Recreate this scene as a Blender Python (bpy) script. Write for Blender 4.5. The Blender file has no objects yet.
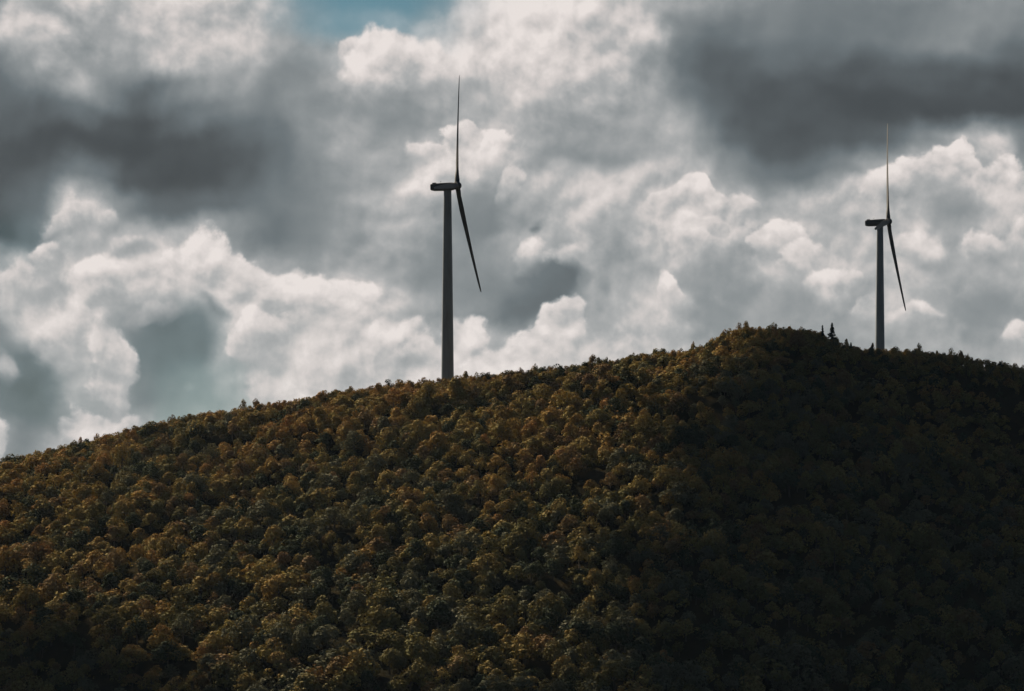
import bpy, bmesh, math, random
import numpy as np
from mathutils import Vector, Matrix, noise

random.seed(7)
rng = np.random.default_rng(11)
R = math.radians
scene = bpy.context.scene
COL = scene.collection

F = 2844.0            # focal length of the long lens in frame widths * 1024
CX, HY = 512.0, 620.0  # where the level line of sight falls
SUN_AZ = R(-35)       # sun behind the hill, to the left
SUN_EL = R(37)


def s2l(c):
    c = c / 255.0
    return c / 12.92 if c <= 0.04045 else ((c + 0.055) / 1.055) ** 2.4


# ------------------------------------------------------------------ helpers
def tag(o, label=None, cat=None, group=None, kind=None):
    if label: o['label'] = label
    if cat: o['category'] = cat
    if group: o['group'] = group
    if kind: o['kind'] = kind
    return o


def link(o, parent=None):
    COL.objects.link(o)
    if parent: o.parent = parent
    return o


def empty(name, loc, rz=0.0):
    o = bpy.data.objects.new(name, None)
    o.empty_display_size = 1.0
    o.location = loc
    o.rotation_euler = (0, 0, rz)
    return link(o)


def mesh_np(name, verts, quads, mats, smooth=False, mat_idx=None):
    """verts (n,3), quads (m,4) -> mesh, fast"""
    me = bpy.data.meshes.new(name)
    verts = np.asarray(verts, dtype=np.float32)
    quads = np.asarray(quads, dtype=np.int32)
    me.vertices.add(len(verts))
    me.vertices.foreach_set('co', verts.ravel())
    k = quads.shape[1]
    me.loops.add(quads.size)
    me.loops.foreach_set('vertex_index', quads.ravel())
    me.polygons.add(len(quads))
    me.polygons.foreach_set('loop_start', np.arange(0, quads.size, k, dtype=np.int32))
    if mat_idx is not None:
        me.polygons.foreach_set('material_index', np.asarray(mat_idx, dtype=np.int32))
    me.polygons.foreach_set('use_smooth', np.full(len(quads), smooth, dtype=bool))
    for m in mats: me.materials.append(m)
    me.update(calc_edges=True)
    if smooth: me.set_sharp_from_angle(angle=R(38))
    return me


def nodes_of(m):
    m.use_nodes = True
    nt = m.node_tree
    nt.nodes.clear()
    return nt


class NB:
    """tiny node builder"""
    def __init__(self, nt): self.nt = nt
    def n(self, t, **kw):
        nd = self.nt.nodes.new(t)
        for k, v in kw.items(): setattr(nd, k, v)
        return nd
    def put(self, sock, v):
        if hasattr(v, 'is_output'): self.nt.links.new(v, sock)
        else: sock.default_value = v
    def m(self, op, a, b=None, c=None, clamp=False):
        nd = self.n('ShaderNodeMath', operation=op, use_clamp=clamp)
        self.put(nd.inputs[0], a)
        if b is not None: self.put(nd.inputs[1], b)
        if c is not None: self.put(nd.inputs[2], c)
        return nd.outputs[0]
    def vm(self, op, a, b=None, scale=None):
        nd = self.n('ShaderNodeVectorMath', operation=op)
        self.put(nd.inputs[0], a)
        if b is not None: self.put(nd.inputs[1], b)
        if scale is not None: self.put(nd.inputs['Scale'], scale)
        return nd.outputs[0]
    def mixc(self, f, a, b):
        nd = self.n('ShaderNodeMix', data_type='RGBA')
        self.put(nd.inputs[0], f); self.put(nd.inputs[6], a); self.put(nd.inputs[7], b)
        return nd.outputs[2]
    def mixf(self, f, a, b):
        nd = self.n('ShaderNodeMix', data_type='FLOAT')
        self.put(nd.inputs[0], f); self.put(nd.inputs[2], a); self.put(nd.inputs[3], b)
        return nd.outputs[0]
    def mapr(self, v, a, b, c=0.0, d=1.0, smooth=True):
        nd = self.n('ShaderNodeMapRange', interpolation_type='SMOOTHSTEP' if smooth else 'LINEAR')
        self.put(nd.inputs[0], v)
        for i, q in enumerate((a, b, c, d)): self.put(nd.inputs[i + 1], q)
        return nd.outputs[0]
    def ramp(self, fac, stops, interp='LINEAR'):
        nd = self.n('ShaderNodeValToRGB')
        cr = nd.color_ramp
        cr.interpolation = interp
        while len(cr.elements) < len(stops): cr.elements.new(0.5)
        for e, (p, c) in zip(cr.elements, stops):
            e.position = p
        for e, (p, c) in zip(cr.elements, stops):
            e.color = c
        self.put(nd.inputs[0], fac)
        return nd.outputs[0]
    def noise(self, vec, scale, detail=4, rough=0.5, dist=0.0, lac=2.0):
        nd = self.n('ShaderNodeTexNoise')
        self.put(nd.inputs['Vector'], vec)
        nd.inputs['Scale'].default_value = scale
        nd.inputs['Detail'].default_value = detail
        nd.inputs['Roughness'].default_value = rough
        nd.inputs['Lacunarity'].default_value = lac
        nd.inputs['Distortion'].default_value = dist
        return nd
    def voro(self, vec, scale, detail=3, rough=0.5, smooth=0.6):
        nd = self.n('ShaderNodeTexVoronoi', feature='SMOOTH_F1')
        self.put(nd.inputs['Vector'], vec)
        nd.inputs['Scale'].default_value = scale
        nd.inputs['Detail'].default_value = detail
        nd.inputs['Roughness'].default_value = rough
        nd.inputs['Lacunarity'].default_value = 2.1
        nd.inputs['Smoothness'].default_value = smooth
        return nd.outputs['Distance']


# ------------------------------------------------------------------ sky
GRID = [
 # every 34 units of azimuth from left to right; a row every 30 units downwards
 [135,140,160,172,180,185,185,182,176,140,118,116,122,150,190,198,200,195,186,172,160,150,145,140,136,135,140,145,146,140,135],
 [138,168,150,162,182,193,194,188,172,160,170,186,196,202,204,202,205,198,182,160,128,114,116,124,120,118,118,128,136,135,130],
 [165,188,148,155,165,178,184,174,164,150,180,198,205,205,205,200,200,194,180,150,112, 96, 96,108,112,116,121,131,136,115,105],
 [110,152,172,122, 95,125,155,154,135,134,158,152,154,168,176,182,176,170,164,150,120,100, 90, 88, 92, 92, 95, 95, 92, 88, 85],
 [ 95, 95,112, 85, 80, 94,118,134,126,140,150,138,148,166,170,158,160,150,158,160,140,110, 92, 88, 85, 82, 80, 82, 84, 82, 80],
 [ 85, 80, 78, 75, 74, 79, 86,106,116,145,155,155,186,196,192,184,150,140,150,160,155,130,100, 88, 85, 88, 95,128,165,188,118],
 [ 88, 98,118,112, 88, 78, 79, 90,110,134,150,160,176,172,146,156,175,176,175,170,170,165,140,115,110,125,160,182,182,198,150],
 [ 88,105,188,192,138,102, 98,108,122,128,140,160,170,150,126,150,158,186,190,190,192,188,182,165,172,186,186,150,162,198,190],
 [ 72,100,184,162,168,176,176,138,112,128,150,166,156,134,148,172,178,170,160,186,192,165,158,186,176,176,180,164,186,186,180],
 [160,182,176,168,186,192,202,196,168,146,164,154,134,132,154,136,106,172,150,180,176,148,150,182,192,170,180,180,170,150,165],
 [186,192,180,186,168,164,188,202,196,188,182,186,154,148,160,100,102,166,160,165,188,144,138,150,172,170,176,160,140,134,150],
 [128,176,188,180,118,102,115,182,188,192,187,192,187,175,180,162,166,160,175,186,180,160,150,145,145,150,160,166,150,150,160],
 [130,106,178,165,110,104,105,168,182,187,187,192,196,190,195,190,190,185,180,178,172,165,160,155,152,155,160,166,160,158,165],
 [104, 94,150,158,124,122,130,162,180,185,187,190,192,190,190,188,186,182,178,175,172,168,165,162,160,160,164,166,165,164,168],
 [116,104,152,168,164,146,148,165,180,184,186,188,190,188,186,184,182,180,176,174,172,170,168,165,164,164,166,168,168,168,170],
 [172,128,170,175,168,156,158,168,180,184,186,188,188,186,184,182,180,178,176,174,172,170,168,166,165,165,166,168,168,168,170],
]
# clear holes in the cloud: centre x, y, radii, amount
GAPS = [(365,4,88,40,1.0),(20,245,34,28,.12),(190,362,62,48,.12),(30,390,42,44,.1),(205,408,55,26,.28)]
HEAPS = [
 # heaped clouds, far to near: centre x, y, radius x, y, brightness of crest and of underside, softness of the rim, how much of the underside stays
 (342,54,22,24,204,186,.10,.0), (378,70,52,40,206,188,.10,.0), (424,66,46,40,206,190,.12,.0), (470,34,46,34,204,196,.3,.0), (345,82,14,15,200,170,.3,.0), (45,62,44,24,190,165,.4,.0), (100,22,52,28,186,170,.4,.0), (58,92,22,22,180,140,.5,.0),
 (200,60,60,40,192,170,.6,.0), (550,55,112,62,210,203,.7,.55),
 (590,150,46,22,150,140,.6,.3), (410,200,44,50,176,165,.5,.0),
 (452,168,70,52,204,150,.09,.25), (402,152,24,19,204,182,.09,.3), (444,134,30,22,208,186,.08,.35), (488,148,30,24,206,182,.08,.35), (512,184,18,30,200,168,.12,.2),
 (482,198,34,36,134,126,.6,.85), (425,172,22,15,184,160,.3,.0), (500,232,22,20,165,150,.4,.2),
 (600,215,50,34,190,170,.5,.0), (575,275,24,48,186,165,.35,.0), (640,225,40,34,192,175,.4,.0),
 (478,262,44,44,140,128,.6,.8), (512,294,50,34,122,106,.5,1.0), (546,280,28,30,118,104,.22,1.0), (546,220,14,8,122,116,.5,.8), (540,249,36,28,206,176,.14,.15), (566,266,18,28,196,172,.2,.2), (585,308,18,14,130,140,.5,.6),
 (640,300,30,50,172,165,.5,.0), (714,268,78,72,204,160,.10,.15), (664,222,30,24,204,176,.10,.2), (702,208,34,22,206,182,.09,.3), (744,216,32,20,202,180,.12,.3),
 (722,282,54,54,146,138,.55,.9), (728,237,17,12,190,170,.12,.2), (673,299,20,26,206,184,.08,.4), (690,312,18,20,168,160,.4,.3),
 (818,300,66,56,186,150,.2,.2), (783,252,30,30,208,184,.07,.4), (810,270,32,24,202,176,.09,.3), (842,290,30,20,200,172,.09,.3), (868,306,16,13,196,172,.12,.2),
 (792,312,58,38,148,146,.5,.85),
 (868,212,34,30,186,172,.25,.1), (945,222,88,66,204,168,.09,.4), (900,196,36,28,204,182,.10,.4), (938,182,34,28,206,184,.10,.4), (984,186,40,34,210,188,.08,.4), (942,218,36,30,144,142,.45,.9),
 (972,246,28,20,200,178,.12,.4), (1012,240,26,24,198,176,.14,.4), (912,258,34,20,190,172,.2,.3), (984,308,48,36,136,140,.5,.9), (906,316,34,15,186,165,.18,.1), (1018,338,26,20,188,172,.18,.2),
 (60,232,22,24,186,150,.16,.0), (86,222,36,34,200,160,.09,.0), (122,226,24,26,182,150,.16,.0), (100,246,26,14,150,160,.5,.5), (148,252,30,22,186,160,.16,.0), (62,256,26,20,194,165,.12,.0),
 (30,294,46,32,196,180,.12,.0), (118,288,54,36,194,178,.16,.1), (204,272,46,42,206,185,.09,.1), (165,300,30,20,178,165,.3,.0), (240,280,34,30,204,190,.12,.1), (275,298,40,34,200,188,.14,.2),
 (70,340,40,60,190,172,.18,.4), (262,330,46,66,194,182,.16,.6), (318,306,40,38,204,190,.10,.3), (352,318,36,34,200,188,.12,.3), (396,338,40,38,204,192,.10,.4), (430,356,34,36,202,194,.12,.5),
 (264,356,44,58,198,190,.07,.85), (104,362,30,56,190,180,.10,.8), (168,318,30,15,172,156,.14,.4), (196,398,10,7,150,146,.5,.4), (135,322,16,14,150,140,.5,.4), (225,318,14,20,128,120,.5,.8),
 (475,338,38,40,200,190,.12,.5), (516,350,34,34,202,190,.10,.5), (550,334,32,36,200,186,.10,.5), (592,352,40,32,190,184,.25,.5),
 (92,438,50,32,190,170,.12,.6), (122,420,20,18,192,175,.14,.4), (2,448,24,24,204,190,.12,.8), (8,374,15,22,165,150,.3,.3),
]


def build_world():
    w = bpy.data.worlds.new('World')
    scene.world = w
    w.use_nodes = True
    nt = w.node_tree
    nt.nodes.clear()
    b = NB(nt)
    STR = 0.1
    tc = b.n('ShaderNodeTexCoord').outputs['Generated']
    d = b.vm('NORMALIZE', tc)
    sep = b.n('ShaderNodeSeparateXYZ'); nt.links.new(d, sep.inputs[0])
    x, y, z = sep.outputs
    az = b.m('ARCTAN2', x, y)
    hyp = b.m('SQRT', b.m('ADD', b.m('MULTIPLY', x, x), b.m('MULTIPLY', y, y)))
    el = b.m('ARCTAN2', z, hyp)

    # turbulence that frays the outlines of the cloud masses
    n1 = b.noise(d, 20, 7, 0.50)
    w1 = b.vm('SUBTRACT', n1.outputs['Color'], (0.5, 0.5, 0.5))
    dw = b.vm('ADD', d, b.vm('SCALE', w1, scale=0.010))
    e0 = b.noise(dw, 42, 7, 0.52).outputs[0]
    e1 = b.noise(b.vm('ADD', dw, (-0.0018, 0.0, 0.0036)), 42, 7, 0.52).outputs[0]
    emb = b.m('SUBTRACT', e0, e1)
    fine = b.m('SUBTRACT', e0, 0.5)
    def domes(v):
        nd = b.n('ShaderNodeTexVoronoi', feature='F1')
        b.put(nd.inputs['Vector'], v)
        nd.inputs['Scale'].default_value = 52; nd.inputs['Detail'].default_value = 1.0
        nd.inputs['Roughness'].default_value = 0.5; nd.inputs['Lacunarity'].default_value = 2.3
        return nd.outputs['Distance']
    dv = b.vm('ADD', d, b.vm('SCALE', w1, scale=0.022))
    v0 = domes(dv); v1 = domes(b.vm('ADD', dv, (-0.0016, 0.0, 0.0030)))
    emb2 = b.m('SUBTRACT', v1, v0)
    bil = b.m('SUBTRACT', 0.42, v0)
    s1 = b.n('ShaderNodeSeparateXYZ'); nt.links.new(w1, s1.inputs[0])
    px = b.m('MULTIPLY_ADD', az, F, CX)
    py = b.m('MULTIPLY_ADD', el, -F, HY)
    px = b.m('ADD', px, b.m('MULTIPLY', s1.outputs[0], 130.0))
    py = b.m('ADD', py, b.m('MULTIPLY', s1.outputs[1], 110.0))
    # away from the front the pattern folds back on itself, and other turbulence breaks the likeness
    fx = b.m('MULTIPLY', b.m('PINGPONG', b.m('ADD', px, 200.0), 1424.0), 1.0)
    fx = b.m('SUBTRACT', fx, 200.0)
    fy = b.m('PINGPONG', py, 620.0)
    U = b.m('DIVIDE', fx, 1020.0, clamp=True)
    V = b.m('DIVIDE', fy, 30.0)

    cur = None
    for k, row in enumerate(GRID):
        stops = []
        for i, val in enumerate(row):
            gx, gy = i * 34, k * 30
            gap = 0.0
            for (cx, cy, rx, ry, am) in GAPS:
                q = ((gx - cx) / rx) ** 2 + ((gy - cy) / ry) ** 2
                gap = max(gap, am * math.exp(-q * q * 0.5))
            stops.append((gx / 1020.0, (val / 255.0, 0, gap, 1)))
        c = b.ramp(U, stops, 'EASE')
        if cur is None: cur = c
        else:
            f = b.mapr(V, k - 1.0, float(k))
            cur = b.mixc(f, cur, c)
    sc = b.n('ShaderNodeSeparateColor'); nt.links.new(cur, sc.inputs[0])
    lum, gap = sc.outputs[0], sc.outputs[2]

    lum = b.m('MULTIPLY_ADD', fine, 0.065, lum)
    P = b.n('ShaderNodeCombineXYZ')
    nt.links.new(fx, P.inputs[0]); nt.links.new(fy, P.inputs[1])
    P = P.outputs[0]
    fray = b.m('SUBTRACT', b.noise(dw, 105, 5, 0.6).outputs[0], 0.5)
    rim = b.m('ADD', b.m('MULTIPLY_ADD', fray, 0.75, b.m('MULTIPLY', fine, 1.0)), b.m('MULTIPLY', bil, 0.48))
    for (cx, cy, rx, ry, lt, lb, soft, keep) in HEAPS:
        if soft <= 0.2 and lt > 150: lt, lb, soft = lt + 6, lb - 14, soft * 0.75
        nd = b.n('ShaderNodeVectorMath', operation='MULTIPLY_ADD')
        b.put(nd.inputs[0], P); nd.inputs[1].default_value = (1 / rx, 1 / ry, 0)
        # hanging each heap on the one before keeps the shader's working memory small
        ch = b.n('ShaderNodeVectorMath', operation='MULTIPLY_ADD')
        nt.links.new(lum, ch.inputs[0]); ch.inputs[1].default_value = (1e-6, 1e-6, 0); ch.inputs[2].default_value = (-cx / rx, -cy / ry, 0)
        nt.links.new(ch.outputs[0], nd.inputs[2])
        q = nd.outputs[0]
        ln = b.n('ShaderNodeVectorMath', operation='LENGTH'); nt.links.new(q, ln.inputs[0])
        ln = b.m('SUBTRACT', ln.outputs['Value'], rim)
        body = b.mapr(ln, 1.0 + soft * .6, 1.0 - soft * 1.4 - .10, 0, 1)
        dt = b.n('ShaderNodeVectorMath', operation='DOT_PRODUCT'); nt.links.new(q, dt.inputs[0]); dt.inputs[1].default_value = (-0.25, -0.95, 0)
        t = b.m('MULTIPLY_ADD', fine, 1.5, dt.outputs['Value'])
        shade = b.mapr(t, -0.6, 0.75, lb / 255.0, lt / 255.0)
        fade = b.mapr(t, -0.75, 0.15, keep, 1.0)
        lum = b.mixf(b.m('MULTIPLY', body, fade), lum, shade)
        if lt - lb > 9 and any(((cx - g[0]) / (rx + g[2] * 1.6)) ** 2 + ((cy - g[1]) / (ry + g[3] * 1.6)) ** 2 < 1 for g in GAPS): gap = b.m('MULTIPLY', gap, b.m('SUBTRACT', 1.0, b.m('MULTIPLY', body, fade)))
    lum = b.m('MULTIPLY_ADD', b.m('MULTIPLY', emb, b.mapr(lum, .45, .78, .08, 0.80)), 1.0, lum)
    lum = b.m('MULTIPLY_ADD', b.m('MULTIPLY', emb2, b.mapr(lum, .5, .74, .0, 0.13)), 1.0, lum)
    lum = b.m('MULTIPLY_ADD', b.m('SUBTRACT', lum, 0.60), 1.11, 0.605)
    lum = b.m('MINIMUM', lum, 0.92)

    def C(r, g, bl): return (s2l(r) / STR, s2l(g) / STR, s2l(bl) / STR, 1)
    # the ramp holds values up to 1, so the cloud colour is brought to radiance afterwards
    def c1(r, g, bl): return (s2l(r), s2l(g), s2l(bl), 1)
    cc = b.ramp(lum, [(0.20, c1(50, 54, 57)), (0.31, c1(76, 81, 84)), (0.43, c1(105, 113, 117)), (0.56, c1(139, 144, 146)),
                      (0.68, c1(173, 174, 174)), (0.78, c1(207, 201, 198)), (0.88, c1(231, 223, 219))])
    cc = b.vm('SCALE', cc, scale=0.425 / STR)

    sky = b.n('ShaderNodeTexSky', sky_type='NISHITA')
    sky.sun_disc = False
    sky.sun_elevation = SUN_EL
    sky.sun_rotation = SUN_AZ      # sky azimuth is measured from +Y, clockwise
    sky.altitude = 600
    sky.air_density = 1.0; sky.dust_density = 0.6; sky.ozone_density = 3.0
    skyc = b.vm('MULTIPLY', sky.outputs[0], (0.152, 0.208, 0.172))
    col = b.mixc(b.m('MULTIPLY', gap, 0.92), cc, skyc)

    # unseen sky away from the front dimmed and tinted blue to deepen and cool shade
    away = b.mapr(y, -0.1, 0.9, 0.20, 1.0)
    col = b.vm('SCALE', col, scale=away)
    col = b.vm('MULTIPLY', col, b.mixc(b.mapr(y, 0.0, 0.9), (0.66, 0.98, 1.42, 1), (1, 1, 1, 1)))
    bg = b.n('ShaderNodeBackground')
    nt.links.new(col, bg.inputs[0]); bg.inputs[1].default_value = STR
    out = b.n('ShaderNodeOutputWorld')
    nt.links.new(bg.outputs[0], out.inputs[0])
    try:
        w.cycles.sampling_method = 'MANUAL'; w.cycles.sample_map_resolution = 512
    except Exception: pass


build_world()

# ------------------------------------------------------------------ sun
sd = bpy.data.lights.new('sun', 'SUN')
sd.energy = 5.0
sd.angle = R(0.55)
sd.color = (1.0, 0.82, 0.60)
so = link(bpy.data.objects.new('sun', sd))
L = Vector((math.sin(SUN_AZ) * math.cos(SUN_EL), math.cos(SUN_AZ) * math.cos(SUN_EL), math.sin(SUN_EL)))
so.rotation_euler = L.to_track_quat('Z', 'Y').to_euler()
so.location = L * 500 + Vector((0, 1100, 100))

# ------------------------------------------------------------------ terrain
RIDGE = [(-900, 640), (-500, 560), (-300, 520), (-100, 480), (0, 458), (50, 447), (100, 436), (150, 424), (200, 412), (250, 405), (300, 397), (340, 388), (380, 383),
         (420, 379), (446, 378), (500, 371), (550, 366), (600, 359), (650, 352), (700, 346), (750, 345), (800, 345), (840, 345), (880, 347),
         (920, 347.5), (950, 350), (985, 357), (1024, 364), (1100, 384), (1300, 440), (1600, 520), (2000, 620)]
YR = 1150.0
_rx = np.array([(p - CX) / F * YR for p, r in RIDGE])
_rz = np.array([(HY - r) / F * YR for p, r in RIDGE]) - 5.5


def softplus(t, w):
    return w * np.logaddexp(0, t / w)


def terrain(X, Y):
    X = np.asarray(X, float); Y = np.asarray(Y, float)
    zr = np.interp(X, _rx, _rz)
    d = YR - Y
    dp = np.maximum(d, 0)
    front = 0.42 * (np.sqrt(dp ** 2 + 45.0 ** 2) - 45.0)
    back = np.maximum(-d, 0)
    rear = 0.06 * back + 0.25 * softplus(back - 320, 40)
    # the flank that turns away to the right, lower down further left
    x0 = 30 + (Y - 842) / 308.0 * 110
    e = X - x0
    t = np.clip(dp / 60.0, 0, 1); t = t * t * (3 - 2 * t)
    flank = 0.40 * softplus(e, 18) * t
    # foot of the slope at the left falls away more steeply
    yl = 950 - (X + 171) * 1.05
    foot = 0.30 * softplus(np.clip(yl - Y, -200, 400), 6) * np.clip((-40 - X) / 60, 0, 1)
    # summit knoll
    kn = 8.2 * np.exp(-(((X - 105) / 25.0) ** 4)) * np.exp(-((Y - 1152) / 32.0) ** 2)
    und = 1.7 * np.sin(X / 21.0 + 1.3) * np.sin(Y / 16.0 + .4) + 1.1 * np.sin(X / 11.0 + Y / 8.0) + 1.0 * np.sin(X / 15.0 - Y / 6.5 + 2.0)
    fade = np.clip(dp / 70.0, 0, 1)
    z = zr - front - rear - flank - foot + kn + und * fade
    floor = -62 + 0.02 * np.abs(X) * 0
    z = np.maximum(z, floor) + 0.0
    near = np.clip((420 - Y) / 420.0, 0, 1)
    z = np.where(Y < 420, floor + (60.2 * (near ** 1.5)), z)
    return z


def build_terrain():
    xs = np.unique(np.concatenate([np.linspace(-3000, -420, 30), np.arange(-420, 421, 6.0), np.linspace(420, 3000, 30)]))
    ys = np.unique(np.concatenate([np.linspace(-600, 700, 50), np.arange(700, 1260, 6.0), np.linspace(1260, 2600, 30)]))
    XX, YY = np.meshgrid(xs, ys)
    ZZ = terrain(XX, YY)
    verts = np.stack([XX.ravel(), YY.ravel(), ZZ.ravel()], 1)
    nx, ny = len(xs), len(ys)
    i = np.arange(nx - 1)[None, :] + nx * np.arange(ny - 1)[:, None]
    i = i.ravel()
    quads = np.stack([i, i + 1, i + nx + 1, i + nx], 1)
    m = bpy.data.materials.new('forest floor')
    nt = nodes_of(m); b = NB(nt)
    tc = b.n('ShaderNodeTexCoord').outputs['Object']
    n = b.noise(tc, 0.12, 8, 0.6).outputs[0]
    c = b.ramp(n, [(0.3, (0.008, 0.008, 0.005, 1)), (0.5, (0.016, 0.014, 0.008, 1)), (0.7, (0.028, 0.021, 0.010, 1))])
    p = b.n('ShaderNodeBsdfPrincipled'); nt.links.new(c, p.inputs['Base Color']); p.inputs['Roughness'].default_value = 0.95
    p.inputs['Specular IOR Level'].default_value = 0.0
    bp = b.n('ShaderNodeBump'); nt.links.new(n, bp.inputs['Height']); bp.inputs['Distance'].default_value = 1.0
    nt.links.new(bp.outputs[0], p.inputs['Normal'])
    nt.links.new(p.outputs[0], b.n('ShaderNodeOutputMaterial').inputs[0])
    o = link(bpy.data.objects.new('hill', mesh_np('hill', verts, quads, [m], True)))
    tag(o, 'wooded hill rising to a rounded summit', None, None, 'structure')


build_terrain()


# ------------------------------------------------------------------ unseen clouds added to cast the shade on the hill
def shade_cloud(name, pa, pb, side, half_long, half_wide, thick, height, density, seed, label):
    """a real, thick cloud up the sun's line; the rim of its shade runs from pa to pb on the hill"""
    r = np.random.default_rng(seed)
    pa, pb = Vector(pa), Vector(pb)
    e1 = pa - pb; e1 = (e1 - L * e1.dot(L)).normalized()
    e2 = L.cross(e1) * side
    c = (pa + pb) / 2 + e2 * half_wide * 0.92 + L * (height / L.z)
    bm = bmesh.new()
    bmesh.ops.create_icosphere(bm, subdivisions=5, radius=1.0)
    off = Vector(r.uniform(0, 50, 3))
    for v in bm.verts:
        p = v.co.copy()
        k = 1 + 0.16 * noise.fractal(p * 2.2 + off, 0.6, 2.1, 5)
        q = e1 * (p.x * half_long) + e2 * (p.y * half_wide) + L * (p.z * thick)
        v.co = q * k
    me = bpy.data.meshes.new(name); bm.to_mesh(me); bm.free()
    m = bpy.data.materials.new('shade cloud vapour')
    nt = nodes_of(m); b = NB(nt)
    v = b.n('ShaderNodeVolumePrincipled')
    v.inputs['Color'].default_value = (0.95, 0.95, 0.95, 1)
    v.inputs['Density'].default_value = density
    v.inputs['Anisotropy'].default_value = 0.4
    nt.links.new(v.outputs[0], b.n('ShaderNodeOutputMaterial').inputs['Volume'])
    me.materials.append(m)
    o = link(bpy.data.objects.new(name, me)); o.location = c
    tag(o, label, None, None, 'structure')


# the shade's edge runs from the summit down across the slope
shade_cloud('cloud', (385, 1150, 97), (12, 842, -22), -1, 580, 280, 260, 980, 0.0095, 3, 'thick unseen cloud placed to shade the right of the hill')
shade_cloud('cloud', (-97, 857, -25), (-181, 942, -9), -1, 115, 70, 60, 900, 0.026, 5, 'small unseen cloud placed to shade the left foot of the hill')


# ------------------------------------------------------------------ foliage materials
def leaf_material(name, from_object):
    m = bpy.data.materials.new(name)
    nt = nodes_of(m); b = NB(nt)
    if from_object:
        base = b.n('ShaderNodeObjectInfo').outputs['Color']
    else:
        at = b.n('ShaderNodeAttribute'); at.attribute_name = 'tree_col'
        base = at.outputs['Color']
    lv = b.n('ShaderNodeAttribute'); lv.attribute_name = 'leaf'
    f = lv.outputs['Fac']
    # every spray has a tint of its own, some green, some turned; lower ones get a painted cool shade
    hsv = b.n('ShaderNodeHueSaturation')
    un = b.n('ShaderNodeAttribute'); un.attribute_name = 'low_shade'
    b.put(hsv.inputs['Hue'], b.m('MULTIPLY_ADD', un.outputs['Fac'], 0.03, b.mapr(f, 0, 1, 0.475, 0.52, False)))
    b.put(hsv.inputs['Saturation'], b.mapr(f, 0, 1, 0.98, 0.82, False))
    b.put(hsv.inputs['Value'], b.mapr(f, 0, 1, 0.80, 1.25, False))
    nt.links.new(base, hsv.inputs['Color'])
    df = b.n('ShaderNodeBsdfDiffuse'); nt.links.new(hsv.outputs[0], df.inputs[0])
    tr = b.n('ShaderNodeBsdfTranslucent')
    tcol = b.vm('MULTIPLY', hsv.outputs[0], (1.15, 1.0, 0.6))
    nt.links.new(tcol, tr.inputs[0])
    mx = b.n('ShaderNodeMixShader'); mx.inputs[0].default_value = 0.07
    nt.links.new(df.outputs[0], mx.inputs[1]); nt.links.new(tr.outputs[0], mx.inputs[2])
    gl = b.n('ShaderNodeBsdfGlossy'); gl.inputs['Roughness'].default_value = 0.55
    gl.inputs[0].default_value = (0.5, 0.5, 0.5, 1)
    m2 = b.n('ShaderNodeMixShader'); m2.inputs[0].default_value = 0.006
    nt.links.new(mx.outputs[0], m2.inputs[1]); nt.links.new(gl.outputs[0], m2.inputs[2])
    nt.links.new(m2.outputs[0], b.n('ShaderNodeOutputMaterial').inputs[0])
    return m


M_LEAF = leaf_material('leaves', True)
M_LEAF_MASS = leaf_material('leaves of the wood', False)

M_BARK = bpy.data.materials.new('bark')
_nt = nodes_of(M_BARK); _b = NB(_nt)
_n = _b.noise(_b.n('ShaderNodeTexCoord').outputs['Object'], 6.0, 5, 0.6).outputs[0]
_c = _b.ramp(_n, [(0.3, (0.03, 0.024, 0.018, 1)), (0.7, (0.09, 0.075, 0.06, 1))])
_p = _b.n('ShaderNodeBsdfPrincipled'); _nt.links.new(_c, _p.inputs['Base Color']); _p.inputs['Roughness'].default_value = 0.9
_nt.links.new(_p.outputs[0], _b.n('ShaderNodeOutputMaterial').inputs[0])


# ------------------------------------------------------------------ tree shapes (unit: metres, base at z=0)
def tube(pts, rads, sides=5):
    V, Q = [], []
    for k, (p, r) in enumerate(zip(pts, rads)):
        p = Vector(p)
        a = Vector(pts[min(k + 1, len(pts) - 1)]) - Vector(pts[max(k - 1, 0)])
        a.normalize()
        u = a.orthogonal().normalized(); v = a.cross(u)
        for s in range(sides):
            t = 2 * math.pi * s / sides
            V.append(p + r * (math.cos(t) * u + math.sin(t) * v))
        if k:
            for s in range(sides):
                q = (k - 1) * sides
                Q.append((q + s, q + (s + 1) % sides, q + sides + (s + 1) % sides, q + sides + s))
    return np.array([tuple(v) for v in V]), np.array(Q)


def join(parts):
    V, Q, off = [], [], 0
    for v, q in parts:
        V.append(v); Q.append(q + off); off += len(v)
    return np.concatenate(V), np.concatenate(Q)


def leaf_cards(P, N, size, r):
    """small kite-shaped leaf sprays at points P with rough normals N"""
    n = len(P)
    N = N + r.normal(0, 0.34, (n, 3)); N /= np.linalg.norm(N, axis=1)[:, None]
    A = r.normal(0, 1, (n, 3)); A -= (A * N).sum(1)[:, None] * N; A /= np.linalg.norm(A, axis=1)[:, None]
    B = np.cross(N, A)
    s = size * r.uniform(0.55, 1.35, n)[:, None]
    w = r.uniform(0.45, 0.85, n)[:, None]
    droop = N * (s * r.uniform(-0.25, 0.1, n)[:, None])
    v0 = P - A * s * 0.5
    v1 = P + B * s * 0.5 * w + A * s * r.uniform(-.15, .15, n)[:, None]
    v2 = P + A * s * 0.5 + droop
    v3 = P - B * s * 0.5 * w + A * s * r.uniform(-.15, .15, n)[:, None]
    V = np.stack([v0, v1, v2, v3], 1).reshape(-1, 3)
    Q = np.arange(n * 4).reshape(-1, 4)
    return V, Q


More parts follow.
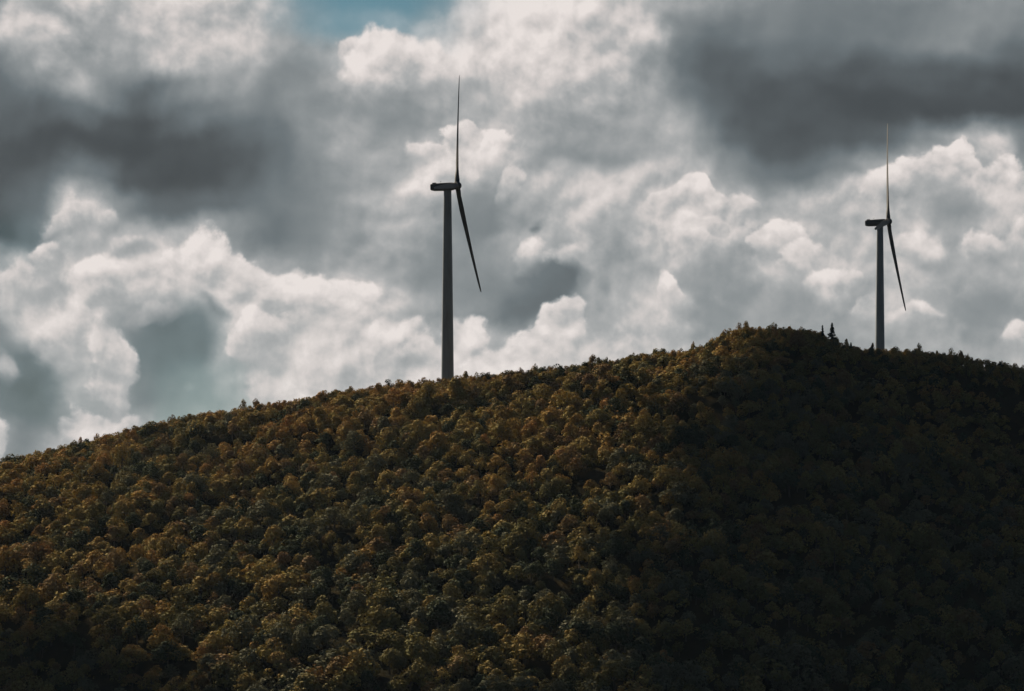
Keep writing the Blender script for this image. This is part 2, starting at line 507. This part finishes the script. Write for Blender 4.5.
def broadleaf(seed, nleaf=620, spread=1.0, height=1.0, loose=0.0, nl=None, lsize=0.74):
    """crown about 8 m wide; returns (crown V,Q), leaf values, (trunk V,Q)"""
    r = np.random.default_rng(seed)
    R0 = 4.5 * spread
    top = 7.4 * height
    nl = nl or r.integers(14, 21)
    C, rad = [], []
    for i in range(nl):
        t = r.uniform(0, 2 * math.pi)
        q = math.sqrt(r.uniform(0, 1)) * R0 * 0.80
        zc = top * (0.80 - 0.62 * (q / R0) ** 1.6) + r.normal(0, 0.65)
        rr = r.uniform(0.75, 1.85) * (1.15 - 0.30 * q / R0) * spread
        C.append((q * math.cos(t), q * math.sin(t), zc - rr * 0.5)); rad.append(rr)
    C.append((0, 0, top * 0.74)); rad.append(1.9 * spread)
    C = np.array(C); rad = np.array(rad)
    w = rad ** 2 / (rad ** 2).sum()
    idx = r.choice(len(C), nleaf, p=w)
    D = r.normal(0, 1, (nleaf, 3)); D[:, 2] += 0.35
    D /= np.linalg.norm(D, axis=1)[:, None]
    rr = rad[idx] * (1.0 - np.abs(r.normal(0, 0.13 + 0.1 * loose, nleaf)) + r.uniform(0, 0.12 + 0.2 * loose, nleaf))
    P = C[idx] + D * rr[:, None] * np.array([1, 1, 0.82])
    N = D * 0.8 + np.array([0, 0, 0.45])
    V, Q = leaf_cards(P, N, lsize - 0.10 * loose, r)
    lobe_v = r.uniform(0.25, 0.75, len(C))
    lv = np.clip(lobe_v[idx] + r.normal(0, 0.2, nleaf), 0, 1)
    # trunk and limbs
    lean = r.normal(0, 0.25, 2)
    parts = [tube([(0, 0, -0.8), (0, 0, 0.3), (lean[0] * .5, lean[1] * .5, top * .35), (lean[0], lean[1], top * .72)], [0.34, 0.26, 0.19, 0.06], 6)]
    for i in range(min(7, len(C))):
        z0 = top * r.uniform(0.25, 0.5)
        m = C[i] * 0.55 + np.array([0, 0, z0 * 0.35])
        parts.append(tube([(lean[0] * .5, lean[1] * .5, z0), tuple(m), tuple(C[i] + np.array([0, 0, rad[i] * .3]))], [0.13, 0.08, 0.025], 4))
    gr = np.clip(1.05 - P[:, 2] / top, 0, 1)  # greener towards the foot of the crown: shade put into the leaf colour
    return (V, Q), np.stack([lv, gr]), join(parts)


def conifer(seed, h=11.0, rbase=2.0, nleaf=900):
    r = np.random.default_rng(seed)
    P, N, S = [], [], []
    parts = [tube([(0, 0, -0.6), (0, 0, h * .4), (0, 0, h * .98)], [0.24, 0.15, 0.02], 6)]
    z = h * 0.10
    while z < h * 0.98:
        f = 1 - z / h
        L_ = rbase * (f ** 0.85) * r.uniform(0.8, 1.15) + 0.10
        nb = 6 if f > .25 else 4
        for k in range(nb):
            t = r.uniform(0, 2 * math.pi)
            l = L_ * r.uniform(0.65, 1.15)
            dirn = np.array([math.cos(t), math.sin(t), 0])
            tip = dirn * l + np.array([0, 0, z - 0.28 * l + 0.1])
            if f > .15: parts.append(tube([(0, 0, z), tuple(tip * .6 + np.array([0, 0, z * .4])), tuple(tip)], [0.045, 0.03, 0.01], 3))
            for q in range(max(6, int(l * 16))):
                u = r.uniform(0.1, 1.02)
                p = np.array([0, 0, z]) * (1 - u) + tip * u + r.normal(0, 0.11, 3)
                P.append(p); N.append(dirn * 0.5 + np.array([0, 0, 0.6])); S.append(1)
        z += (0.20 + 0.42 * f) * r.uniform(.8, 1.2)
    P = np.array(P); N = np.array(N)
    V, Q = leaf_cards(P, N, 0.60, r)
    lv = np.stack([np.clip(r.normal(0.45, 0.2, len(P)), 0, 1), np.zeros(len(P))])
    return (V, Q), lv, join(parts)


def kinds(nleaf, lsize):
    """the shapes of tree that the wood is made of"""
    out = []
    q = random.Random(5)
    for s in range(14):
        out.append(broadleaf(100 + s, nleaf, q.uniform(.86, 1.14), q.uniform(.84, 1.12), 0.0, q.randint(9, 20), lsize))
    for s in range(4):
        out.append(broadleaf(300 + s, int(nleaf * .7), q.uniform(.75, .95), q.uniform(1.0, 1.2), 1.0, None, lsize))
    return out


NK = 14
KINDS = kinds(900, 0.72)          # for the trees that show largest
MASS = kinds(470, 0.98)           # for the wood as a whole: fewer, larger sprays


def add_leaf_attr(me, lv):
    for k, nm in enumerate(('leaf', 'low_shade')):
        a = me.attributes.new(nm, 'FLOAT', 'FACE')
        a.data.foreach_set('value', np.ascontiguousarray(lv[k], dtype=np.float32))


PROTO = []
for (c, lv, t) in KINDS:
    cm = mesh_np('crown', c[0], c[1], [M_LEAF]); add_leaf_attr(cm, lv)
    tm = mesh_np('trunk', t[0], t[1], [M_BARK], True)
    PROTO.append((cm, tm))

# ------------------------------------------------------------------ where the trees stand
PAL = {  # leaf colours: name -> linear base colour
    'dark green': (0.046, 0.058, 0.034), 'olive green': (0.120, 0.104, 0.040), 'grey green': (0.105, 0.106, 0.066),
    'golden olive': (0.195, 0.142, 0.044), 'golden ochre': (0.240, 0.148, 0.040), 'rust orange': (0.240, 0.126, 0.038), 'russet brown': (0.155, 0.098, 0.044), 'dull yellow': (0.205, 0.146, 0.046),
}
PN = list(PAL)


def project(X, Y, Z):
    return CX + F * X / Y, HY - F * Z / Y


SP = 5.7
pts = []
gy = 775.0
row = 0
while gy < 1200:
    sp = SP * (1.08 - 0.22 * min(1, max(0, (gy - 840) / 300)))
    half = 0.208 * gy
    gx = -half + (row % 2) * sp * .5
    while gx < half:
        if abs(gy - YR) < 20: pts.append((gx + sp * .5 + rng.uniform(-.4, .4) * sp, gy + sp * .45 + rng.uniform(-.4, .4) * sp))
        if abs(gx - 105) < 60 and abs(gy - 1142) < 26: pts.append((gx + sp * .5 + rng.uniform(-.3, .3) * sp, gy + rng.uniform(-.3, .3) * sp))
        pts.append((gx + rng.uniform(-.42, .42) * sp, gy + rng.uniform(-.42, .42) * sp))
        gx += sp
    gy += sp * 0.88
    row += 1
pts = np.array(pts)
TX, TY = pts[:, 0], pts[:, 1]
TZ = terrain(TX, TY)
n = len(pts)
px, py = project(TX, TY, TZ)
size = np.clip(rng.lognormal(-0.10, 0.26, n), 0.5, 1.55)
depth_f = np.clip((1150 - TY) / 310, 0, 1)
size *= 0.76 + 0.27 * depth_f
hs = size ** .8 * rng.uniform(0.78, 1.18, n) * (1 - .30 * np.clip((TY - 1080) / 50, 0, 1))
ridge_d = np.abs(TY - YR)
sm = TY > YR - 26
size[sm] *= rng.uniform(.58, .82, sm.sum()); hs[sm] = rng.uniform(.47, .70, sm.sum()) + .26 * (rng.uniform(0, 1, sm.sum()) < .07)
kind = rng.integers(0, len(KINDS), n)
kind[kind >= NK] = np.where(rng.uniform(size=(kind >= NK).sum()) < .25, kind[kind >= NK], rng.integers(0, NK, (kind >= NK).sum()))
rot = rng.uniform(0, 2 * math.pi, n)
# stands of taller and lower trees
stand = np.sin(TX / 8.3 + np.sin(TY / 9.0)) * np.sin(TY / 6.1 + 1.0) + .6 * np.sin(TX / 14.0 - TY / 10.0)
hs *= np.where(sm, 1.0, 1 + .13 * stand)
# keep clear of the tower feet
TURB = [dict(px=447.6, Y=1158.0, hub=186.6, L=50.6, a=20.0, yaw=10.5, tilt=4.0), dict(px=880.0, Y=1352.0, hub=222.5, L=51.2, a=18.0, yaw=16.0, tilt=4.0)]
keep = ~((rng.uniform(0, 1, n) < .10) & ~sm)
for t in TURB:
    tx = (t['px'] - CX) / F * t['Y']
    keep &= (TX - tx) ** 2 + (TY - t['Y']) ** 2 > 16
# leaf colour: warmer up the left, greener lower down and to the right
wave = np.sin(TX / 37.0 + TY / 51.0) + np.sin(TX / 19.0 - TY / 27.0 + 1.0) * .7
warm = 0.70 + 0.14 * wave - 0.42 * depth_f - 0.0007 * (TX + 60) + rng.normal(0, .15, n)
colname = []
for w_ in warm:
    q = rng.uniform()
    if w_ > .70: colname.append('golden ochre' if q < .44 else 'rust orange' if q < .56 else 'golden olive' if q < .80 else 'russet brown' if q < .90 else 'olive green')
    elif w_ > .48: colname.append('golden olive' if q < .28 else 'golden ochre' if q < .50 else 'russet brown' if q < .64 else 'dull yellow' if q < .74 else 'olive green' if q < .9 else 'dark green')
    elif w_ > .25: colname.append('olive green' if q < .30 else 'golden olive' if q < .52 else 'grey green' if q < .70 else 'russet brown' if q < .84 else 'dark green')
    else: colname.append('olive green' if q < .35 else 'grey green' if q < .70 else 'dark green' if q < .88 else 'golden olive')
colname = np.array(colname)
TX, TY, TZ, size, hs, kind, rot, colname, px, py = [a[keep] for a in (TX, TY, TZ, size, hs, kind, rot, colname, px, py)]
n = len(TX)

# how large each tree shows: paint the crowns far to near into a coarse image
W_, H_ = 1024, 691
idb = np.full((H_, W_), -1, np.int32)
cxp, cyp = project(TX, TY, TZ + 5.6 * hs)
rw = 4.1 * size * F / TY; rh = 3.1 * hs * F / TY
for i in np.argsort(-TY):
    x0, x1 = int(max(0, cxp[i] - rw[i])), int(min(W_ - 1, cxp[i] + rw[i]))
    y0, y1 = int(max(0, cyp[i] - rh[i])), int(min(H_ - 1, cyp[i] + rh[i]))
    if x1 <= x0 or y1 <= y0: continue
    gx_, gy_ = np.meshgrid(np.arange(x0, x1 + 1), np.arange(y0, y1 + 1))
    mk = ((gx_ - cxp[i]) / rw[i]) ** 2 + ((gy_ - cyp[i]) / rh[i]) ** 2 < 1
    idb[y0:y1 + 1, x0:x1 + 1][mk] = i
vis = np.bincount(idb[idb >= 0], minlength=n).astype(float)
# the lower right is too dark for single trees to show
dark_edge = 905 - 0.95 * (cyp - 345)
vis_w = np.where(cxp > dark_edge, vis * 0.35, vis)
ORDER = np.argsort(-vis_w)
SINGLE = list(ORDER[:292])
single_set = set(int(i) for i in SINGLE)
rest = np.array([i for i in range(n) if i not in single_set])

# the mass of the wood: everything beyond the largest, as one object
def build_mass(idx):
    Vs, Qs, Ls, Cs, Ms = [], [], [], [], []
    off = 0
    for i in idx:
        (cV, cQ), lv, (tV, tQ) = MASS[kind[i]]
        if vis[i] < 1:
            sel = np.arange(0, len(cQ), 3)   # trees nobody sees from here carry fewer leaves
            cV = cV.reshape(-1, 4, 3)[sel].reshape(-1, 3); cQ = np.arange(len(cV)).reshape(-1, 4); lv = lv[:, sel]
        c, s = math.cos(rot[i]), math.sin(rot[i])
        M = np.array([[c * size[i], -s * size[i], 0], [s * size[i], c * size[i], 0], [0, 0, hs[i]]])
        o = np.array([TX[i], TY[i], TZ[i]])
        col = np.array(PAL[colname[i]] + (1.0,)) 
        v = np.concatenate([cV, tV]) @ M.T + o
        Vs.append(v)
        Qs.append(cQ + off); Qs.append(tQ + off + len(cV))
        Ls.append(lv); Ls.append(np.full((2, len(tQ)), .5))
        Cs.append(np.tile(col, (len(cQ) + len(tQ), 1)))
        Ms.append(np.zeros(len(cQ), np.int32)); Ms.append(np.ones(len(tQ), np.int32))
        off += len(v)
    me = mesh_np('wood', np.concatenate(Vs), np.concatenate(Qs), [M_LEAF_MASS, M_BARK], False, np.concatenate(Ms))
    add_leaf_attr(me, np.concatenate(Ls, axis=1))
    a = me.attributes.new('tree_col', 'FLOAT_COLOR', 'FACE')
    a.data.foreach_set('color', np.concatenate(Cs).astype(np.float32).ravel())
    o = link(bpy.data.objects.new('woodland', me))
    tag(o, 'dense autumn woodland cloaking the whole hillside behind the nearer trees', 'woodland', None, 'stuff')
    print('mass trees', len(idx), 'faces', len(me.polygons))


build_mass(rest)


def band(i):
    x, y = cxp[i], cyp[i]
    top = np.interp(x, [p for p, r in RIDGE], [r for p, r in RIDGE])
    f = (y - top) / (691 - top)
    for lim, v in ((.05, 'on skyline'), (.14, 'just under ridge'), (.27, 'high up'), (.40, 'upper middle'), (.54, 'halfway up'), (.68, 'lower middle'), (.84, 'low down'), (9, 'at slope foot')):
        if f < lim: break
    for lim, h in ((70, 'at far left'), (180, 'well left of nearer turbine'), (300, 'left of nearer turbine'), (400, 'just left of nearer turbine'), (495, 'below nearer turbine'), (580, 'just right of nearer turbine'),
                   (680, 'midway between turbines'), (760, 'below summit'), (840, 'below conifers'), (930, 'below farther turbine'), (9999, 'at far right')):
        if x < lim: break
    return v, h


sc2 = np.stack([cxp, cyp], 1)


def neighbour(i, sx, sy):
    """the colour of the crown next to this one on one side"""
    dx = (cxp - cxp[i]); dy = (cyp - cyp[i])
    if sx: ok = (dx * sx > rw[i] * .7) & (np.abs(dy) < rh[i] * .9) & (vis > 60)
    else: ok = (dy * sy > rh[i] * .7) & (np.abs(dx) < rw[i] * .9) & (vis > 60)
    if not ok.any(): return None
    j = np.where(ok)[0]
    return colname[j[np.argmin(np.abs(dx[j]) + np.abs(dy[j]))]]


used = {}
TREE_GROUP = 'broadleaf trees on the hillside'
for i in SINGLE:
    i = int(i)
    t = empty('broadleaf_tree', (TX[i], TY[i], TZ[i]), rot[i])
    t.scale = (size[i], size[i], hs[i])
    v, h = band(i)
    big = 'very broad' if size[i] > 1.35 else 'broad' if size[i] > 1.16 else 'small' if size[i] < .9 else 'rounded'
    base = f'{colname[i]} {big} tree {v}, {h}'
    opts = [base]
    for sx, sy, w_ in ((1, 0, 'to its right'), (-1, 0, 'to its left'), (0, -1, 'above it'), (0, 1, 'below it')):
        nb = neighbour(i, sx, sy)
        if nb: opts += [f'{base}, {nb} {w_}', f'{base}, {nb} crown {w_}']
    opts = [q for q in opts if len(q.split()) <= 16]
    lab = next((q for q in opts if q not in used), opts[-1])
    used[lab] = used.get(lab, 0) + 1
    tag(t, lab, 'tree', TREE_GROUP)
    c = link(bpy.data.objects.new('crown', PROTO[kind[i]][0]), t)
    c.color = PAL[colname[i]] + (1.0,)
    link(bpy.data.objects.new('trunk', PROTO[kind[i]][1]), t)
print('labels', len(used), 'of', len(SINGLE))


# ------------------------------------------------------------------ the few trees that stand out on the skyline
def special(name, kd, ppx, topy, Y, label, color, sc=(1, 1), group=None, natural=10.0):
    X = (ppx - CX) / F * Y
    z0 = float(terrain(X, Y))
    ztop = (HY - topy) / F * Y
    h = max(3.0, ztop - z0)
    (c, lv, t) = kd
    e = empty(name, (X, Y, z0), random.uniform(0, 6))
    k = h / natural
    e.scale = (sc[0] * k, sc[0] * k, k)
    cm = mesh_np('crown', c[0], c[1], [M_LEAF]); add_leaf_attr(cm, lv)
    co = link(bpy.data.objects.new('crown', cm), e); co.color = color + (1,)
    link(bpy.data.objects.new('trunk', mesh_np('trunk', t[0], t[1], [M_BARK], True)), e)
    tag(e, label, 'tree', group)


DG = (0.022, 0.034, 0.020)
special('conifer_tree', conifer(1, 11, 2.9), 832, 322.5, 1140, 'tall dark pointed conifer, tallest of the trees at the right edge of the summit', DG, (1, 1), None, 11)
special('conifer_tree', conifer(2, 11, 1.5), 822.5, 325.0, 1140, 'thin dark conifer just beside the tallest conifer on the summit', DG, (1, 1), None, 11)
special('conifer_tree', conifer(3, 9, 2.6), 851, 342.5, 1140, 'short dark conifer on the ridge between tallest conifer and farther turbine', DG, (1, 1), None, 9)
special('conifer_tree', conifer(4, 9, 2.0), 872.5, 343.2, 1140, 'small pointed conifer close beside the foot of the farther turbine tower', DG, (1, 1), None, 9)
special('broadleaf_tree', broadleaf(501, 360, .75, 1.0, 1.0, 7), 105, 428.5, 1146, 'lone ragged dark tree poking above the ridge at the far left skyline', DG, (.85, 1), None, 9.2)
special('broadleaf_tree', broadleaf(502, 420, .8, 1.0, 1.0, 8), 388, 373.8, 1146, 'dark tree poking above the ridge shortly left of the nearer turbine', DG, (.9, 1), None, 9.2)


# ------------------------------------------------------------------ turbines
def paint(name, base, rough, grime):
    m = bpy.data.materials.new(name)
    nt = nodes_of(m); b = NB(nt)
    tc = b.n('ShaderNodeTexCoord').outputs['Object']
    st = b.vm('MULTIPLY', tc, (1.0, 1.0, 0.12))
    n = b.noise(st, 1.1, 6, 0.6).outputs[0]
    c = b.mixc(b.mapr(n, 0.42, 0.75, 0.0, grime), base + (1,), (base[0] * .55, base[1] * .55, base[2] * .5, 1))
    p = b.n('ShaderNodeBsdfPrincipled'); nt.links.new(c, p.inputs['Base Color'])
    p.inputs['Roughness'].default_value = rough
    p.inputs['Specular IOR Level'].default_value = 0.15
    nt.links.new(p.outputs[0], b.n('ShaderNodeOutputMaterial').inputs[0])
    return m


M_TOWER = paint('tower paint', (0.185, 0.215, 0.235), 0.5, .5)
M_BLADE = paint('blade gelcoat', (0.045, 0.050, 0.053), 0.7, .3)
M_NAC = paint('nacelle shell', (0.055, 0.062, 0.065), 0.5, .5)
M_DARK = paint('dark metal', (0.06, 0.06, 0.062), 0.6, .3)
M_CONC = paint('concrete', (0.30, 0.29, 0.27), 0.9, .6)


def lathe(prof, seg=40):
    V = []; Q = []
    for (r, z) in prof:
        for s in range(seg):
            t = 2 * math.pi * s / seg
            V.append((r * math.cos(t), r * math.sin(t), z))
    for k in range(len(prof) - 1):
        for s in range(seg):
            a = k * seg
            Q.append((a + s, a + (s + 1) % seg, a + seg + (s + 1) % seg, a + seg + s))
    return np.array(V), np.array(Q)


def superloft(sections, seg=28, power=4.0):
    """sections: (x, half width, zlow, zhigh) -> rounded box loft along x"""
    V = []; Q = []
    for (x, hw, zl, zh) in sections:
        zc, hh = (zl + zh) / 2, (zh - zl) / 2
        for s in range(seg):
            t = 2 * math.pi * s / seg
            c, sn = math.cos(t), math.sin(t)
            V.append((x, hw * math.copysign(abs(c) ** (2 / power), c), zc + hh * math.copysign(abs(sn) ** (2 / power), sn)))
    for k in range(len(sections) - 1):
        for s in range(seg):
            a = k * seg
            Q.append((a + s, a + (s + 1) % seg, a + seg + (s + 1) % seg, a + seg + s))
    return np.array(V), np.array(Q)


def blade_mesh(L_):
    """blade along +z, chord along y, thickness along x; root at z=0"""
    st = [(0.0, 1.0, 1.0, 0), (0.03, 1.0, 1.0, 2), (0.07, 1.08, .75, 12), (0.13, 1.3, .42, 15), (0.20, 1.38, .30, 15), (0.30, 1.26, .25, 14), (0.45, 1.06, .22, 13),
          (0.60, .90, .20, 12), (0.75, .74, .18, 12), (0.88, .62, .17, 12), (0.95, .50, .16, 12), (0.985, .36, .16, 12), (1.0, .10, .16, 12)]
    seg = 20
    V, Q = [], []
    for (f, hc, th, tw) in st:
        a = R(tw)
        for s in range(seg):
            t = 2 * math.pi * s / seg
            cy, cxx = math.cos(t), math.sin(t)
            if th < .9:
                y_ = hc * (cy + .35) * 1.0 if f < .03 else hc * cy + 0.25 * hc
                taper = (0.62 + 0.38 * -cy) if th < .5 else 1.0   # thick nose, thin tail
                x_ = hc * th * cxx * taper
            else:
                y_, x_ = hc * cy, hc * cxx
            pre = 0.0 + 0.7 * f ** 2.2     # pre-bend away from the tower
            X_ = x_ * math.cos(a) - y_ * math.sin(a) + pre
            Y_ = x_ * math.sin(a) + y_ * math.cos(a)
            V.append((X_, Y_, f * L_))
    for k in range(len(st) - 1):
        for s in range(seg):
            b_ = k * seg
            Q.append((b_ + s, b_ + (s + 1) % seg, b_ + seg + (s + 1) % seg, b_ + seg + s))
    return mesh_np('blade', V, Q, [M_BLADE], True)


def turbine(t, label, width):
    Y = t['Y']; X = (t['px'] - CX) / F * Y
    z0 = float(terrain(X, Y))
    zh = (HY - t['hub']) / F * Y
    H = zh - z0
    root = empty('wind_turbine', (X, Y, z0))
    tag(root, label, 'wind turbine', 'wind turbines on the ridge')
    rb, rt = width
    top = H - 1.75
    # tower with flange joints between its rolled sections
    prof = [(rb + .05, -1.0), (rb + .05, 0.5), (rb, 0.52)]
    prof += [(rb + (rt - rb) * f ** 1.15, top * f) for f in (.15, .3, .45, .6, .75, .9)]
    prof += [(rt, top - .3), (rt + .06, top - .28), (rt + .06, top), (0.01, top)]
    v, q = lathe(prof)
    tw = link(bpy.data.objects.new('tower', mesh_np('tower', v, q, [M_TOWER], True)), root)
    v, q = lathe([(rb + 1.5, -1.2), (rb + 1.5, 0.22), (rb + 1.4, 0.3), (0.01, 0.3)])
    link(bpy.data.objects.new('foundation', mesh_np('foundation', v, q, [M_CONC])), root)
    dv = superloft([(-.06, .5, .6, 2.7), (.1, .5, .6, 2.7), (.12, .45, .65, 2.65)], 16, 8)
    do = link(bpy.data.objects.new('door', mesh_np('door', dv[0], dv[1], [M_DARK])), root)
    do.location = (0, -(rb - .02), 0); do.rotation_euler = (0, 0, R(-90))
    # nacelle: axis points right and a little towards the viewer
    alpha, tilt = R(-t['yaw']), R(t['tilt'])
    ax = Vector((math.cos(alpha), math.sin(alpha), 0)).normalized()
    base = Vector((0, 0, H))
    # level housing
    nv = superloft([(-7.05, .9, -.9, .9), (-7.0, 1.25, -1.15, 1.2), (-6.8, 1.5, -1.3, 1.45), (-5.5, 1.65, -1.62, 1.6), (-2.0, 1.75, -1.75, 1.68), (1.2, 1.75, -1.75, 1.68), (2.2, 1.7, -1.62, 1.6), (2.75, 1.5, -1.4, 1.45), (2.8, 1.3, -1.25, 1.3), (2.81, .02, -.05, .05)], 32, 5)
    nac = link(bpy.data.objects.new('nacelle', mesh_np('nacelle', nv[0], nv[1], [M_NAC], True)), root)
    nac.scale = (1, .9, .9); nac.location = base; nac.rotation_euler = (0, R(-1.5), alpha)
    # rear cap of the shell
    cap = superloft([(-7.06, .9, -.9, .9), (-7.12, .5, -.5, .5), (-7.13, .02, -.02, .02)], 32, 5)
    link(bpy.data.objects.new('rear_cap', mesh_np('rear_cap', cap[0], cap[1], [M_NAC], True)), nac)
    ck = superloft([(-6.2, .02, 1.5, 1.52), (-6.2, .95, 1.45, 2.0), (-4.7, .95, 1.45, 2.0), (-4.68, .02, 1.7, 1.72)], 20, 8)
    link(bpy.data.objects.new('cooler', mesh_np('cooler', ck[0], ck[1], [M_DARK])), nac)
    vane = join([tube([(-2.9, .5, 1.5), (-2.9, .5, 2.75)], [.05, .03], 6), tube([(-3.15, .5, 2.6), (-2.65, .5, 2.6)], [.07, .03], 6)])
    link(bpy.data.objects.new('wind_vane', mesh_np('wind_vane', vane[0], vane[1], [M_DARK])), nac)
    # rotor frame: its x axis is the shaft, tilted up
    xa = Vector((math.cos(alpha) * math.cos(tilt), math.sin(alpha) * math.cos(tilt), math.sin(tilt)))
    ya = Vector((-math.sin(alpha), math.cos(alpha), 0))      # points away from the viewer and a little right
    za = xa.cross(ya)
    hubc = base + xa * 4.0
    hv, hq = lathe([(1.35, -1.15), (1.55, -1.0), (1.62, 0.0), (1.5, .75), (1.15, 1.35), (.6, 1.72), (.01, 1.82)], 28)
    hv = np.stack([hv[:, 2], hv[:, 1], hv[:, 0]], 1)
    hub = link(bpy.data.objects.new('hub', mesh_np('hub', hv, hq, [M_NAC], True)), root)
    hub.matrix_local = Matrix.Translation(hubc) @ Matrix((xa, ya, za)).transposed().to_4x4()
    bm = blade_mesh(t['L'])
    for k in range(3):
        ph = R(t['a'] + 120 * k)
        zb = za * math.cos(ph) + ya * math.sin(ph)
        yb = zb.cross(xa)
        o = link(bpy.data.objects.new('blade', bm), root)
        # x along the shaft, z along the blade
        o.matrix_local = Matrix.Translation(hubc + zb * 1.2) @ Matrix((xa, yb, zb)).transposed().to_4x4() @ Matrix.Rotation(R(17), 4, 'Z')


turbine(TURB[0], 'nearer and taller wind turbine, standing on the ridge left of the summit', (2.6, 1.55))
turbine(TURB[1], 'farther and smaller wind turbine, standing behind the ridge right of the summit', (2.55, 1.5))

# ------------------------------------------------------------------ thin haze added to lift and cool the dark tones
def build_haze():
    x0, x1, y0, y1, z0, z1 = -3010, 3010, -610, 2610, -63.2, 260
    V = [(x, y, z) for z in (z0, z1) for y in (y0, y1) for x in (x0, x1)]
    Q = [(0, 2, 3, 1), (4, 5, 7, 6), (0, 1, 5, 4), (2, 6, 7, 3), (0, 4, 6, 2), (1, 3, 7, 5)]
    m = bpy.data.materials.new('haze')
    nt = nodes_of(m); b = NB(nt)
    v = b.n('ShaderNodeVolumePrincipled')
    v.inputs['Color'].default_value = (0.66, 0.84, 1.0, 1)
    v.inputs['Density'].default_value = HAZE
    v.inputs['Anisotropy'].default_value = 0.0
    nt.links.new(v.outputs[0], b.n('ShaderNodeOutputMaterial').inputs['Volume'])
    o = link(bpy.data.objects.new('haze', mesh_np('haze', V, Q, [m])))
    tag(o, 'thin haze added to lift and cool the dark tones', None, None, 'stuff')


HAZE = 2.2e-5
build_haze()

# ------------------------------------------------------------------ camera and render settings
cd = bpy.data.cameras.new('camera')
cd.sensor_width = 36.0
cd.lens = 36.0 * F / 1024.0
cd.shift_y = (HY - 345.5) / 1024.0
cd.clip_start = 1.0
cd.clip_end = 20000
co = link(bpy.data.objects.new('camera', cd))
co.location = (0, 0, 0)
co.rotation_euler = (R(90), 0, 0)
scene.camera = co
vs = scene.view_settings
vs.view_transform = 'Standard'
vs.look = 'None'
vs.exposure = 1.28
vs.gamma = 1.0
vs.use_curve_mapping = False
scene.render.engine = 'CYCLES'
scene.cycles.max_bounces = 5
scene.cycles.diffuse_bounces = 2
scene.cycles.use_denoising = True
scene.cycles.use_adaptive_sampling = True
scene.cycles.adaptive_threshold = 0.005
